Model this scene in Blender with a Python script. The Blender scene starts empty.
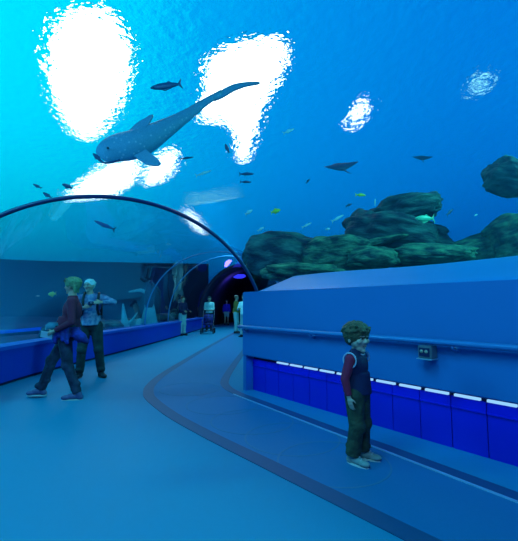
import bpy, bmesh, math, random
from mathutils import Vector, Matrix, noise, Euler
random.seed(7)
C = bpy.context.scene.collection
PI = math.pi
R = math.radians

# ------------------------------------------------------------------ camera
PITCH = R(5.2); F = 380.0; CAMZ = 1.28
cam = bpy.data.cameras.new('camera'); cam.sensor_fit = 'HORIZONTAL'; cam.sensor_width = 36
cam.lens = F / 518 * 36; cam.clip_start = .05; cam.clip_end = 500
camo = bpy.data.objects.new('camera', cam); C.objects.link(camo)
camo.location = (0, 0, CAMZ); camo.rotation_euler = (PI / 2 + PITCH, 0, 0)
bpy.context.scene.camera = camo
vs = bpy.context.scene.view_settings
vs.view_transform = 'Standard'; vs.look = 'None'; vs.gamma = 1; vs.use_curve_mapping = False; vs.exposure = 0.0
cy = bpy.context.scene.cycles
cy.sample_clamp_indirect = 2.5; cy.max_bounces = 10; cy.transparent_max_bounces = 24
cy.diffuse_bounces = 4; cy.caustics_refractive = False; cy.caustics_reflective = False


def P(px, py, Y):
    """point at depth Y seen at this place in the frame"""
    xc = (px - 259) / F; yc = (270.5 - py) / F
    d = Vector((xc, math.cos(PITCH) - yc * math.sin(PITCH), math.sin(PITCH) + yc * math.cos(PITCH)))
    return Vector((0, 0, CAMZ)) + d * (Y / d.y)


def G(px, py, z=0.0):
    a = P(px, py, 1.0) - Vector((0, 0, CAMZ))
    return Vector((0, 0, CAMZ)) + a * ((z - CAMZ) / a.z)


def lin(r, g, b):
    f = lambda c: (c / 255 / 12.92) if c <= 10.3 else ((c / 255 + .055) / 1.055) ** 2.4
    return (f(r), f(g), f(b), 1)


# ------------------------------------------------------------------ world: blue glow of the water, its scattered light put into the gradient
w = bpy.data.worlds.new('world'); bpy.context.scene.world = w; w.use_nodes = True
nt = w.node_tree; nt.nodes.clear()
out = nt.nodes.new('ShaderNodeOutputWorld'); bg = nt.nodes.new('ShaderNodeBackground')
tc = nt.nodes.new('ShaderNodeTexCoord')
dot = nt.nodes.new('ShaderNodeVectorMath'); dot.operation = 'DOT_PRODUCT'
bd = Vector((-.62, .62, .72)).normalized()
dot.inputs[1].default_value = bd
nrm = nt.nodes.new('ShaderNodeVectorMath'); nrm.operation = 'NORMALIZE'
ramp = nt.nodes.new('ShaderNodeValToRGB')
cr = ramp.color_ramp
cr.elements[0].position = 0.30; cr.elements[0].color = lin(0, 80, 188)
cr.elements[1].position = 1.0; cr.elements[1].color = lin(0, 226, 255)
for p, c in ((.60, lin(0, 116, 208)), (.78, lin(0, 136, 220)), (.89, lin(0, 160, 230)), (.955, lin(0, 208, 246))):
    e = cr.elements.new(p); e.color = c
bg.inputs['Strength'].default_value = 1.3
nt.links.new(tc.outputs['Generated'], nrm.inputs[0]); nt.links.new(nrm.outputs[0], dot.inputs[0])
nt.links.new(dot.outputs['Value'], ramp.inputs[0]); nt.links.new(ramp.outputs[0], bg.inputs[0])
nt.links.new(bg.outputs[0], out.inputs[0])


def area(name, loc, target, size, power, col):
    l = bpy.data.lights.new(name, 'AREA'); l.shape = 'DISK'; l.size = size; l.energy = power; l.color = col
    o = bpy.data.objects.new(name, l); C.objects.link(o); o.location = loc
    o.rotation_euler = (Vector(target) - Vector(loc)).to_track_quat('-Z', 'Y').to_euler()
    return o


area('tank_fill', (-2.5, 0.5, 7.0), (-1.5, 4, 0), 3.0, 430, (.04, .62, 1.0))  # unseen fill standing in for light coming through the water surface
area('tank_fill', (-1.5, -4, 6.5), (0.5, 5, .8), 2.5, 330, (.20, .74, 1.0))  # second unseen fill, added behind the camera
area('tank_fill', (8.5, 5.0, 7.0), (3.5, 9, 2), 2.5, 1000, (.06, .85, .85))  # unseen fill added to brighten the rocks on the right
area('shark_fill', (-7.0, 8.6, .6), P(125, 145, 8.9), .8, 130, (.05, .62, 1.0))  # unseen light added from below to brighten the whale shark
area('tank_fill', (-11, 4, 6.8), (-6, 14, .3), 2.5, 800, (.05, .65, 1.0))  # unseen fill added to brighten the left tank
for y_, e_ in ((10.5, 420), (14.5, 560), (19.0, 620)):  # unseen spots added over the tunnel to brighten its far end
    l = bpy.data.lights.new('tunnel_fill', 'SPOT'); l.energy = e_; l.color = (.12, .74, 1); l.spot_size = R(110); l.spot_blend = 1; l.shadow_soft_size = .25
    o = bpy.data.objects.new('tunnel_fill', l); C.objects.link(o); o.location = (-1.3, y_, 4.3)


# ------------------------------------------------------------------ materials
def mat(name, col, rough=.6, metal=0, var=.12, scale=12, bump=0, bscale=60, emit=None, estr=0, spec=.5, detail=3):
    m = bpy.data.materials.new(name); m.use_nodes = True; t = m.node_tree
    b = t.nodes['Principled BSDF']
    b.inputs['Roughness'].default_value = rough; b.inputs['Metallic'].default_value = metal
    b.inputs['Specular IOR Level'].default_value = spec
    co = t.nodes.new('ShaderNodeTexCoord'); n = t.nodes.new('ShaderNodeTexNoise')
    n.inputs['Scale'].default_value = scale; n.inputs['Detail'].default_value = detail
    t.links.new(co.outputs['Object'], n.inputs['Vector'])
    mx = t.nodes.new('ShaderNodeMix'); mx.data_type = 'RGBA'
    c = Vector(col[:3])
    mx.inputs['A'].default_value = (*(c * (1 - var)), 1); mx.inputs['B'].default_value = (*[min(1, k) for k in c * (1 + var)], 1)
    t.links.new(n.outputs['Fac'], mx.inputs['Factor']); t.links.new(mx.outputs['Result'], b.inputs['Base Color'])
    if bump:
        n2 = t.nodes.new('ShaderNodeTexNoise'); n2.inputs['Scale'].default_value = bscale; n2.inputs['Detail'].default_value = 4
        t.links.new(co.outputs['Object'], n2.inputs['Vector'])
        bp = t.nodes.new('ShaderNodeBump'); bp.inputs['Strength'].default_value = bump; bp.inputs['Distance'].default_value = .02
        t.links.new(n2.outputs['Fac'], bp.inputs['Height']); t.links.new(bp.outputs['Normal'], b.inputs['Normal'])
    if emit:
        b.inputs['Emission Color'].default_value = emit; b.inputs['Emission Strength'].default_value = estr
    return m


def two_tone(name, c1, c2, scale, lo, hi, rough=.7, bump=.6, bscale=8, stretch=(1, 1, 1), kind='noise'):
    m = bpy.data.materials.new(name); m.use_nodes = True; t = m.node_tree
    b = t.nodes['Principled BSDF']; b.inputs['Roughness'].default_value = rough
    co = t.nodes.new('ShaderNodeTexCoord'); mp = t.nodes.new('ShaderNodeMapping'); mp.inputs['Scale'].default_value = stretch
    t.links.new(co.outputs['Object'], mp.inputs['Vector'])
    if kind == 'dots':
        n = t.nodes.new('ShaderNodeTexVoronoi'); o_ = 'Distance'
    else:
        n = t.nodes.new('ShaderNodeTexNoise'); n.inputs['Detail'].default_value = 6; o_ = 'Fac'
    n.inputs['Scale'].default_value = scale
    t.links.new(mp.outputs[0], n.inputs['Vector'])
    r = t.nodes.new('ShaderNodeValToRGB'); r.color_ramp.elements[0].position = lo; r.color_ramp.elements[1].position = hi
    r.color_ramp.elements[0].color = c1; r.color_ramp.elements[1].color = c2
    t.links.new(n.outputs[o_], r.inputs[0]); t.links.new(r.outputs[0], b.inputs['Base Color'])
    if bump:
        n2 = t.nodes.new('ShaderNodeTexNoise'); n2.inputs['Scale'].default_value = bscale; n2.inputs['Detail'].default_value = 8
        t.links.new(mp.outputs[0], n2.inputs['Vector'])
        bp = t.nodes.new('ShaderNodeBump'); bp.inputs['Strength'].default_value = bump; bp.inputs['Distance'].default_value = .08
        t.links.new(n2.outputs['Fac'], bp.inputs['Height']); t.links.new(bp.outputs['Normal'], b.inputs['Normal'])
    return m


def glass_mat(name, tint, refl=.5, rough=.02):
    m = bpy.data.materials.new(name); m.use_nodes = True; t = m.node_tree; t.nodes.clear()
    o = t.nodes.new('ShaderNodeOutputMaterial'); mx = t.nodes.new('ShaderNodeMixShader')
    tr = t.nodes.new('ShaderNodeBsdfTransparent'); tr.inputs[0].default_value = tint
    gl = t.nodes.new('ShaderNodeBsdfGlossy'); gl.inputs['Roughness'].default_value = rough
    fr = t.nodes.new('ShaderNodeLayerWeight'); fr.inputs['Blend'].default_value = .12
    mu = t.nodes.new('ShaderNodeMath'); mu.operation = 'MULTIPLY'; mu.inputs[1].default_value = refl
    t.links.new(fr.outputs['Fresnel'], mu.inputs[0]); t.links.new(mu.outputs[0], mx.inputs[0])
    t.links.new(tr.outputs[0], mx.inputs[1]); t.links.new(gl.outputs[0], mx.inputs[2]); t.links.new(mx.outputs[0], o.inputs[0])
    return m


def water_mat():
    m = bpy.data.materials.new('rippled_water'); m.use_nodes = True; t = m.node_tree; t.nodes.clear()
    o = t.nodes.new('ShaderNodeOutputMaterial'); rf = t.nodes.new('ShaderNodeBsdfRefraction')
    rf.inputs['IOR'].default_value = 1.12; rf.inputs['Roughness'].default_value = 0.0
    rf.inputs['Color'].default_value = (1, 1, 1, 1)
    co = t.nodes.new('ShaderNodeTexCoord')
    a = t.nodes.new('ShaderNodeTexNoise'); a.inputs['Scale'].default_value = .55; a.inputs['Detail'].default_value = 2
    b = t.nodes.new('ShaderNodeTexNoise'); b.inputs['Scale'].default_value = 4.2; b.inputs['Detail'].default_value = 3; b.inputs['Roughness'].default_value = .5
    ba = t.nodes.new('ShaderNodeBump'); ba.inputs['Strength'].default_value = .16; ba.inputs['Distance'].default_value = .5
    bb = t.nodes.new('ShaderNodeBump'); bb.inputs['Strength'].default_value = .85; bb.inputs['Distance'].default_value = .16
    for n in (a, b): t.links.new(co.outputs['Object'], n.inputs['Vector'])
    t.links.new(a.outputs['Fac'], ba.inputs['Height']); t.links.new(b.outputs['Fac'], bb.inputs['Height'])
    t.links.new(ba.outputs['Normal'], bb.inputs['Normal']); t.links.new(bb.outputs['Normal'], rf.inputs['Normal'])
    t.links.new(rf.outputs[0], o.inputs[0])
    return m


def emis(name, col, s):
    m = bpy.data.materials.new(name); m.use_nodes = True; t = m.node_tree; t.nodes.clear()
    o = t.nodes.new('ShaderNodeOutputMaterial'); e = t.nodes.new('ShaderNodeEmission')
    e.inputs[0].default_value = col; e.inputs[1].default_value = s; t.links.new(e.outputs[0], o.inputs[0])
    return m


M = dict(
    floor=mat('speckled_teal_floor', lin(12, 132, 166), .55, var=.10, scale=90, bump=.15, bscale=200, spec=.3),
    inlay=mat('blue_inlay_floor', lin(18, 112, 156), .5, var=.08, scale=70, bump=.1, bscale=200, spec=.3),
    band=mat('dark_floor_band', lin(16, 74, 108), .5, var=.1, scale=40),
    line=mat('pale_metal_strip', lin(150, 190, 210), .35, metal=.3, var=.05),
    ring=mat('etched_ring', lin(54, 118, 148), .6, var=.1),
    wall=mat('painted_blue_wall', lin(34, 112, 174), .5, var=.03, scale=3, spec=.4),
    rail=mat('painted_rail', lin(48, 118, 176), .3, var=.03, spec=.6),
    kick=mat('saturated_blue_panel', lin(8, 30, 180), .4, var=.05, scale=3),
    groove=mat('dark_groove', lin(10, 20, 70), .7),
    curb=mat('left_curb_blue', lin(8, 60, 190), .4, var=.06, scale=2, spec=.4),
    curbtop=mat('left_curb_cap', lin(30, 95, 205), .35, var=.05, scale=2),
    ledge=mat('smooth_ledge', lin(40, 140, 205), .45, var=.04, scale=1.5),
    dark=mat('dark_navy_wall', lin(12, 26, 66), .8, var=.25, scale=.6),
    darker=mat('dark_passage', lin(20, 16, 48), .8, var=.2, scale=1),
    frame=mat('dark_arch_frame', lin(10, 40, 90), .4),
    seam=mat('acrylic_seam', lin(60, 130, 180), .3),
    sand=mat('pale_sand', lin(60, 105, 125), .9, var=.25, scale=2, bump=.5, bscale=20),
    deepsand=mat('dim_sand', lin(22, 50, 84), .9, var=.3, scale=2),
    rock=two_tone('teal_green_rock', lin(16, 38, 54), lin(70, 120, 112), 3.2, .40, .72, .85, .9, 6, (.7, 1, 2.2)),
    rock2=two_tone('green_mossy_rock', lin(18, 52, 56), lin(90, 150, 112), 5, .38, .70, .85, .9, 9, (.7, 1, 1.8)),
    coral=mat('pale_coral', lin(110, 190, 200), .8, var=.2),
    coraldark=mat('dark_coral', lin(40, 45, 80), .8, var=.3),
    acrylic=glass_mat('clear_acrylic', (.93, .97, .99, 1), .25),
    tunnel=glass_mat('tinted_acrylic', (.74, .88, .96, 1), .3),
    water=water_mat(),
    sky=emis('skylight_glow', (.80, .98, 1, 1), 5.5),
    skydim=emis('dim_skylight_glow', (.25, .85, 1, 1), 1.5),
    led=emis('led_strip_light', (.28, .60, 1, 1), 1.1),
    bluelamp=emis('blue_lamp', (.03, .04, 1, 1), 1.1),
    tealline=emis('teal_line_glow', (.0, .06, .75, 1), .8),  # emission put in for the blue line in the left tank
    shark=two_tone('spotted_shark_skin', lin(150, 190, 205), lin(92, 150, 178), 9, .12, .26, .6, .1, 10, (1, 1, 1), 'dots'),
    sharkfin=mat('shark_fin', lin(92, 148, 176), .6),
    ray=mat('ray_skin', lin(40, 60, 95), .6, var=.2),
    fdark=mat('dark_fish_skin', lin(20, 60, 100), .5),
    fpale=mat('pale_fish_skin', lin(150, 205, 215), .35, var=.2),
    fyellow=mat('yellow_fish_skin', lin(190, 200, 60), .4, var=.2),
    fgreen=mat('green_fish_skin', lin(90, 200, 150), .4, var=.25, scale=18),
    skin=mat('skin', lin(205, 160, 135), .55, var=.05),
    skinb=mat('boy_skin', lin(190, 160, 140), .55, var=.05),
    lip=mat('lips', lin(150, 80, 80), .5),
    eyew=mat('eye_white', lin(200, 200, 200), .3), pupil=mat('pupil', lin(20, 20, 25), .2),
    hair=mat('brown_hair', lin(78, 68, 40), .6, var=.45, scale=45, bump=.6, bscale=80),
    hairw=mat('greying_hair', lin(120, 140, 100), .6, var=.5, scale=40, bump=.6, bscale=80),
    hairdark=mat('dark_hair', lin(32, 28, 28), .6, var=.3),
    hairred=mat('reddish_hair', lin(190, 100, 80), .6, var=.3),
    maroon=mat('maroon_knit', lin(150, 26, 60), .85, var=.15, scale=30, bump=.3, bscale=120),
    maroonw=mat('dark_maroon_sweater', lin(120, 30, 56), .85, var=.2, scale=20, bump=.3, bscale=90),
    navy=mat('navy_vest', lin(20, 20, 62), .8, var=.2, scale=20, bump=.3, bscale=120),
    trim=mat('white_trim', lin(170, 170, 190), .7),
    khaki=two_tone('olive_trousers', lin(40, 46, 34), lin(70, 74, 50), 7, .35, .7, .85, .4, 16),
    jeans=two_tone('dark_jeans', lin(18, 24, 44), lin(60, 60, 84), 9, .4, .75, .85, .3, 12),
    cargo=two_tone('dark_cargo', lin(22, 40, 44), lin(48, 68, 66), 6, .4, .75, .85, .3, 12),
    plaid=two_tone('pale_plaid_shirt', lin(92, 110, 150), lin(150, 158, 185), 14, .40, .62, .8, .2, 12),
    sneaker=mat('grey_sneaker', lin(130, 140, 135), .6, var=.35, scale=30),
    sole=mat('shoe_sole', lin(170, 175, 175), .6),
    shoe=mat('dark_shoe', lin(22, 22, 26), .5),
    shoep=mat('pale_violet_shoe', lin(88, 78, 118), .5, var=.3, scale=25),
    bluecloth=two_tone('blue_jacket_cloth', lin(12, 18, 60), lin(40, 48, 150), 8, .38, .62, .8, .4, 10),
    tealbag=mat('teal_bag', lin(60, 130, 150), .6, var=.25, scale=10),
    black=mat('black_strap', lin(14, 14, 18), .6),
    white=mat('white_cloth', lin(225, 230, 225), .8, var=.06, scale=10),
    whitepants=mat('pale_trousers', lin(175, 195, 195), .8, var=.08, scale=8),
    mustard=mat('mustard_shirt', lin(160, 130, 60), .8, var=.2, scale=8),
    violet=mat('violet_shirt', lin(50, 30, 190), .8, var=.15),
    steel=mat('stroller_steel', lin(90, 100, 110), .35, metal=.7),
    box=mat('outlet_box_grey', lin(105, 120, 130), .4, metal=.2, var=.2, scale=30),
    boxlight=mat('outlet_face', lin(170, 165, 140), .4, var=.3, scale=60),
)


# ------------------------------------------------------------------ mesh helpers
def tag(o, label=None, cat=None, group=None, kind=None):
    if label: o['label'] = label
    if cat: o['category'] = cat
    if group: o['group'] = group
    if kind: o['kind'] = kind
    return o


def obj(name, bm, m, parent=None, smooth=True):
    me = bpy.data.meshes.new(name); bmesh.ops.recalc_face_normals(bm, faces=bm.faces[:]); bm.to_mesh(me); bm.free()
    if m: me.materials.append(m)
    if smooth:
        me.shade_smooth()
    o = bpy.data.objects.new(name, me); C.objects.link(o); o.parent = parent
    return o


def empty(name, loc, rz=0):
    o = bpy.data.objects.new(name, None); C.objects.link(o); o.location = loc; o.rotation_euler = (0, 0, rz)
    o.empty_display_size = .1
    return o


def new(): return bmesh.new()


def ell(bm, c, r, rot=None, seg=20, rings=12):
    mt = Matrix.Translation(c)
    if rot: mt = mt @ Euler(rot).to_matrix().to_4x4()
    mt = mt @ Matrix.Diagonal((r[0], r[1], r[2], 1))
    bmesh.ops.create_uvsphere(bm, u_segments=seg, v_segments=rings, radius=1, matrix=mt)


def cone(bm, a, ra, b, rb, seg=16, flat=(1, 1), cap=True):
    a, b = Vector(a), Vector(b); d = b - a
    q = d.to_track_quat('Z', 'Y').to_matrix().to_4x4()
    mt = Matrix.Translation((a + b) / 2) @ q
    r = bmesh.ops.create_cone(bm, cap_ends=cap, segments=seg, radius1=ra, radius2=rb, depth=d.length, matrix=mt)


def caps(bm, pts, seg=16, ends=True):
    """chain of tapered round-ended limbs: pts = [(p, r), ...]"""
    for (a, ra), (b, rb) in zip(pts, pts[1:]):
        cone(bm, a, ra, b, rb, seg)
    for k, (p, r) in enumerate(pts):
        if ends or 0 < k < len(pts) - 1:
            ell(bm, p, (r, r, r), seg=seg, rings=10)


def box(bm, c, s, rot=None):
    mt = Matrix.Translation(c)
    if rot: mt = mt @ Euler(rot).to_matrix().to_4x4()
    bmesh.ops.create_cube(bm, size=1, matrix=mt @ Matrix.Diagonal((*s, 1)))


def remeshed(name, bm, m, parent, vox=.008, smooth_it=4, fac=.5):
    me = bpy.data.meshes.new(name); bm.to_mesh(me); bm.free()
    o = bpy.data.objects.new(name, me); C.objects.link(o)
    r = o.modifiers.new('r', 'REMESH'); r.mode = 'VOXEL'; r.voxel_size = vox
    if smooth_it:
        s = o.modifiers.new('s', 'SMOOTH'); s.factor = fac; s.iterations = smooth_it
    dg = bpy.context.evaluated_depsgraph_get(); dg.update()
    ev = o.evaluated_get(dg); me2 = bpy.data.meshes.new_from_object(ev)
    o.modifiers.clear(); o.data = me2; me2.name = name
    me2.materials.clear(); me2.materials.append(m); me2.shade_smooth()
    o.parent = parent
    return o


def tube(bm, pts, r, seg=10, closed=False, radii=None):
    n = len(pts); pts = [Vector(p) for p in pts]; rings = []
    up = Vector((0, 0, 1))
    for i, p in enumerate(pts):
        a = pts[i - 1] if i else (pts[-1] if closed else pts[0]); b = pts[(i + 1) % n] if (i < n - 1 or closed) else pts[-1]
        t = (b - a).normalized(); x = t.cross(up)
        if x.length < 1e-3: x = t.cross(Vector((1, 0, 0)))
        x.normalize(); y = x.cross(t); rr = radii[i] if radii else r
        rings.append([bm.verts.new(p + (x * math.cos(2 * PI * k / seg) + y * math.sin(2 * PI * k / seg)) * rr) for k in range(seg)])
    rng = range(n if closed else n - 1)
    for i in rng:
        A, B = rings[i], rings[(i + 1) % n]
        for k in range(seg): bm.faces.new((A[k], A[(k + 1) % seg], B[(k + 1) % seg], B[k]))
    if not closed:
        bm.faces.new(rings[0]); bm.faces.new(rings[-1])


def prism(bm, poly, z0, z1):
    """vertical prism over a plan polygon; z may be lists per vertex"""
    n = len(poly); f = lambda z, i: z[i] if isinstance(z, (list, tuple)) else z
    lo = [bm.verts.new((p[0], p[1], f(z0, i))) for i, p in enumerate(poly)]
    hi = [bm.verts.new((p[0], p[1], f(z1, i))) for i, p in enumerate(poly)]
    bm.faces.new(lo); bm.faces.new(hi)
    for i in range(n): bm.faces.new((lo[i], lo[(i + 1) % n], hi[(i + 1) % n], hi[i]))


def smooth_path(pts, n=8):
    pts = [Vector(p) for p in pts]; o = []
    for i in range(len(pts) - 1):
        p0 = pts[max(i - 1, 0)]; p1 = pts[i]; p2 = pts[i + 1]; p3 = pts[min(i + 2, len(pts) - 1)]
        for k in range(n):
            t = k / n
            o.append(.5 * ((2 * p1) + (-p0 + p2) * t + (2 * p0 - 5 * p1 + 4 * p2 - p3) * t * t + (-p0 + 3 * p1 - 3 * p2 + p3) * t ** 3))
    o.append(pts[-1]); return o


def offset(path, d):
    o = []
    for i, p in enumerate(path):
        t = path[min(i + 1, len(path) - 1)] - path[max(i - 1, 0)]
        nn = Vector((t.y, -t.x, 0)).normalized(); o.append(p + nn * d)
    return o


def strip(bm, path, d0, d1, z0, z1):
    """solid strip along a plan path between offsets d0..d1 (right of travel positive)"""
    A, B = offset(path, d0), offset(path, d1); rows = []
    for a, b in zip(A, B):
        rows.append([bm.verts.new((q.x, q.y, z)) for q, z in ((a, z0), (b, z0), (b, z1), (a, z1))])
    for r0, r1 in zip(rows, rows[1:]):
        for k in range(4): bm.faces.new((r0[k], r0[(k + 1) % 4], r1[(k + 1) % 4], r1[k]))
    bm.faces.new(rows[0]); bm.faces.new(rows[-1])


# ------------------------------------------------------------------ setting: floor
bm = new(); prism(bm, [(-4.3, -4), (7, -4), (7, 3), (3.4, 3), (2.2, 3.6), (.9, 6.4), (3, 21), (3, 30), (-4.3, 30)], -.08, 0)
tag(obj('floor', bm, M['floor'], smooth=False), 'teal speckled walkway floor of the tunnel', kind='structure')

b1 = [G(237, 332), G(216, 343.5), G(186, 361.5), G(165, 375), G(154, 385), G(151.5, 392), G(155, 399), G(175, 414), G(212, 434), G(274, 464)]
d_ = (b1[-1] - b1[-2]).normalized(); b1.append(b1[-1] + d_ * 1.0); b1.append(b1[-1] + d_ * 1.5)
b2 = [Vector((-.2, 17, 0)), G(239.5, 353.5), G(228, 368.5), G(220.5, 381), G(223, 388), G(234, 394.5), G(260, 404.5), G(344, 437), G(371, 446), G(423, 466)]
d_ = (b2[-1] - b2[-2]).normalized(); b2.append(b2[-1] + d_ * 1.0); b2.append(b2[-1] + d_ * 1.5)
for v in b1 + b2: v.z = 0
b1 = smooth_path(b1); b2 = smooth_path(b2)
bm = new(); poly = b1 + b2[::-1]; vs_ = [bm.verts.new((p.x, p.y, .004)) for p in poly]; f_ = bm.faces.new(vs_)
r_ = bmesh.ops.extrude_face_region(bm, geom=[f_])
bmesh.ops.translate(bm, verts=[g for g in r_['geom'] if isinstance(g, bmesh.types.BMVert)], vec=(0, 0, -.004))
bmesh.ops.triangulate(bm, faces=bm.faces[:])
tag(obj('trim_1', bm, M['inlay'], smooth=False), 'darker blue curved inlay lane in the floor', kind='structure')
bm = new(); strip(bm, b1, -.03, .12, 0, .007)
tag(obj('trim_2', bm, M['band'], smooth=False), 'dark curved band along the left edge of the floor lane', kind='structure')
bm = new(); strip(bm, b2, -.14, .0, 0, .007)
tag(obj('trim_3', bm, M['band'], smooth=False), 'dark curved band along the right edge of the floor lane', kind='structure')
n3 = len(b2)
bm = new(); strip(bm, b2[int(n3 * .45):], .0, .022, 0, .012)
tag(obj('trim_4', bm, M['line'], smooth=False), 'pale metal strip beside the right floor band', kind='structure')
for k, (px, py) in enumerate(((190, 389), (222, 405), (252, 421), (292, 438), (333, 462))):
    c = G(px, py); bm = new()
    ring_r = .46
    pts = [c + Vector((math.cos(a) * ring_r, math.sin(a) * ring_r, .004)) for a in [2 * PI * j / 64 for j in range(64)]]
    inn = [c + (p - c) * .965 for p in pts]
    for j in range(64):
        q = [pts[j], pts[(j + 1) % 64], inn[(j + 1) % 64], inn[j]]
        lo = [bm.verts.new((v.x, v.y, .0041)) for v in q]; hi = [bm.verts.new((v.x, v.y, .0060)) for v in q]
        bm.faces.new(hi); bm.faces.new((lo[0], lo[1], hi[1], hi[0])); bm.faces.new((lo[3], lo[2], hi[2], hi[3]))
    bmesh.ops.remove_doubles(bm, verts=bm.verts[:], dist=.0001)
    tag(obj('trim_%d' % (5 + k), bm, M['ring'], smooth=False), 'thin dark ring etched into the floor lane', kind='structure', group='etched floor rings')

# ------------------------------------------------------------------ right wall
A0 = Vector((-.10, 5.93, 0)); A1 = Vector((1.97, 3.26, 0)); D = (A1 - A0).normalized(); N = Vector((D.y, -D.x, 0))  # N points to the viewer
if N.y > 0: N = -N
LEN = 6.2
e0 = A0 - D * .06


def W(t, n, z): return Vector((*(e0 + D * t + N * n).xy, z))


def slab(bm, t0, t1, n0, n1, z0, z1):
    vs = [bm.verts.new(W(t, n, z)) for t in (t0, t1) for n in (n0, n1) for z in (z0, z1)]
    for f in ((0, 1, 3, 2), (4, 5, 7, 6), (0, 1, 5, 4), (2, 3, 7, 6), (0, 2, 6, 4), (1, 3, 7, 5)): bm.faces.new([vs[i] for i in f])


bm = new(); slab(bm, 0, LEN, -.12, .15, .52, 1.48); bmesh.ops.recalc_face_normals(bm, faces=bm.faces[:])
bmesh.ops.bevel(bm, geom=bm.edges[:], offset=.012, segments=2, affect='EDGES')
tag(obj('wall_right', bm, M['wall'], smooth=False), 'smooth blue painted wall on the right with a handrail', kind='structure')
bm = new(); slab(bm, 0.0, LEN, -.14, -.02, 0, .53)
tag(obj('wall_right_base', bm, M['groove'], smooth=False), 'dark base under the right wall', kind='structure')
bm = new(); slab(bm, 0.0, .07, -.02, .13, 0.0, .52)
tag(obj('trim_10', bm, M['wall'], smooth=False), 'upright end of the recess under the right wall', kind='structure')
# recessed blue panels, one per bay
bay = .30; t = .075; k = 0
ORD = 'first second third fourth fifth sixth seventh eighth ninth tenth eleventh twelfth thirteenth fourteenth fifteenth sixteenth seventeenth eighteenth nineteenth twentieth twenty-first twenty-second'.split()
while t < LEN - .05:
    bm = new(); slab(bm, t, t + bay - .008, -.02, .0, .0, .46)
    slab(bm, t, t + bay - .008, .0, .012, .36, .372)
    bmesh.ops.recalc_face_normals(bm, faces=bm.faces[:])
    tag(obj('kick_panel', bm, M['kick'], smooth=False), ORD[k] + ' saturated blue recess panel counted from the far left end of the right wall', 'wall panel', 'blue recess panels')
    t += bay; k += 1
# LED segments
t = .70; k = 0
while t < LEN - .25:
    bm = new(); slab(bm, t, t + .215, .03, .06, .474, .494)
    lo = obj('led_strip', bm, M['led'], smooth=False)
    tag(lo, ORD[k] + ' glowing strip under the right wall overhang, counted from its far left end', 'light strip', 'light strips in the recess')
    t += .27; k += 1
for k in range(4):
    l = bpy.data.lights.new('recess_light', 'AREA'); l.shape = 'RECTANGLE'; l.size = 1.45; l.size_y = .04; l.energy = 1.0; l.color = (.02, .10, 1)
    o = bpy.data.objects.new('recess_light', l); C.objects.link(o); o.location = W(.85 + k * 1.5, .07, .468)
    o.rotation_euler = Euler((0, 0, math.atan2(D.y, D.x)))
# hand rail
rail = empty('handrail', W(0, .23, .95)); tag(rail, 'long blue painted handrail fixed along the right wall', 'handrail')


def loc(parent, v): return Vector(v) - parent.location


bm = new(); slabpts = [loc(rail, W(t, .235, .955)) for t in [0.02 + i * (LEN - .04) / 20 for i in range(21)]]
tube(bm, slabpts, .026, 12); obj('rail_tube', bm, M['rail'], rail)
bm = new(); vs = []
for t in (.02, LEN - .02):
    vs.append([bm.verts.new(loc(rail, W(t, n, z))) for n, z in ((.151, .90), (.16, .90), (.16, .935), (.151, .935))])
for k in range(4): bm.faces.new((vs[0][k], vs[0][(k + 1) % 4], vs[1][(k + 1) % 4], vs[1][k]))
bm.faces.new(vs[0]); bm.faces.new(vs[1]); obj('back_plate', bm, M['wall'], rail, smooth=False)
for t in (.12, 1.52, 3.22, 4.5, 5.9):
    bm = new(); cone(bm, loc(rail, W(t, .15, .895)), .028, loc(rail, W(t, .165, .895)), .028)
    tube(bm, [loc(rail, p) for p in (W(t, .16, .895), W(t, .205, .895), W(t, .235, .91), W(t, .235, .935))], .011, 8)
    obj('bracket', bm, M['rail'], rail)
# outlet box on wall
pb = W(2.98, .15, .86)
ob = empty('outlet_box', pb, math.atan2(D.y, D.x)); tag(ob, 'small grey metal box fixed to the right wall just under the handrail', 'box')
bm = new(); box(bm, (0, -.055, 0), (.13, .105, .115)); bmesh.ops.bevel(bm, geom=bm.edges[:], offset=.008, segments=2, affect='EDGES'); obj('housing', bm, M['box'], ob, False)
bm = new(); box(bm, (0, -.112, .0), (.095, .008, .075)); obj('face_plate', bm, M['groove'], ob, False)
for x in (-.022, .022):
    bm = new(); cone(bm, (x, -.113, .006), .016, (x, -.124, .006), .014); obj('socket', bm, M['boxlight'], ob)
bm = new(); box(bm, (0, -.065, -.062), (.14, .12, .008)); obj('lip', bm, M['line'], ob, False)

# wall return along the onward tunnel
Rf = [Vector((-.0, 6.15, 0)), Vector((.25, 6.7, 0)), Vector((.5, 8.6, 0)), Vector((.75, 11.4, 0)), Vector((1.1, 16, 0)), Vector((1.5, 20.6, 0))]
bm = new(); strip(bm, smooth_path(Rf, 5), 0.02, .30, 0, .62)
tag(obj('wall_tunnel_right', bm, M['curb'], smooth=False), 'low blue curb on the right of the onward tunnel', kind='structure')

# ------------------------------------------------------------------ left curb
Lc = [Vector((-3.6, -4, 0)), Vector((-3.85, 0, 0)), Vector((-3.99, 3.5, 0)), G(31, 377), G(104, 357.2), G(131, 350), G(172, 338.5), G(204, 328.6), Vector((-2.95, 21.5, 0))]
for v in Lc: v.z = 0
Lc = smooth_path(Lc, 6)
bm = new(); strip(bm, Lc, -.34, 0.0, .05, .56)
tag(obj('wall_left', bm, M['curb'], smooth=False), 'low blue curb wall along the left of the walkway', kind='structure')
bm = new(); strip(bm, Lc, -.36, .03, .56, .62)
tag(obj('trim_11', bm, M['curbtop'], smooth=False), 'lighter blue cap on the left curb wall', kind='structure')
bm = new(); strip(bm, Lc, -.30, -.04, 0, .05)  # shadow line at the curb foot, put in as a dark strip
tag(obj('shadow_line_left', bm, M['groove'], smooth=False), 'dark strip for the shadow line under the left curb wall', kind='structure')

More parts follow.
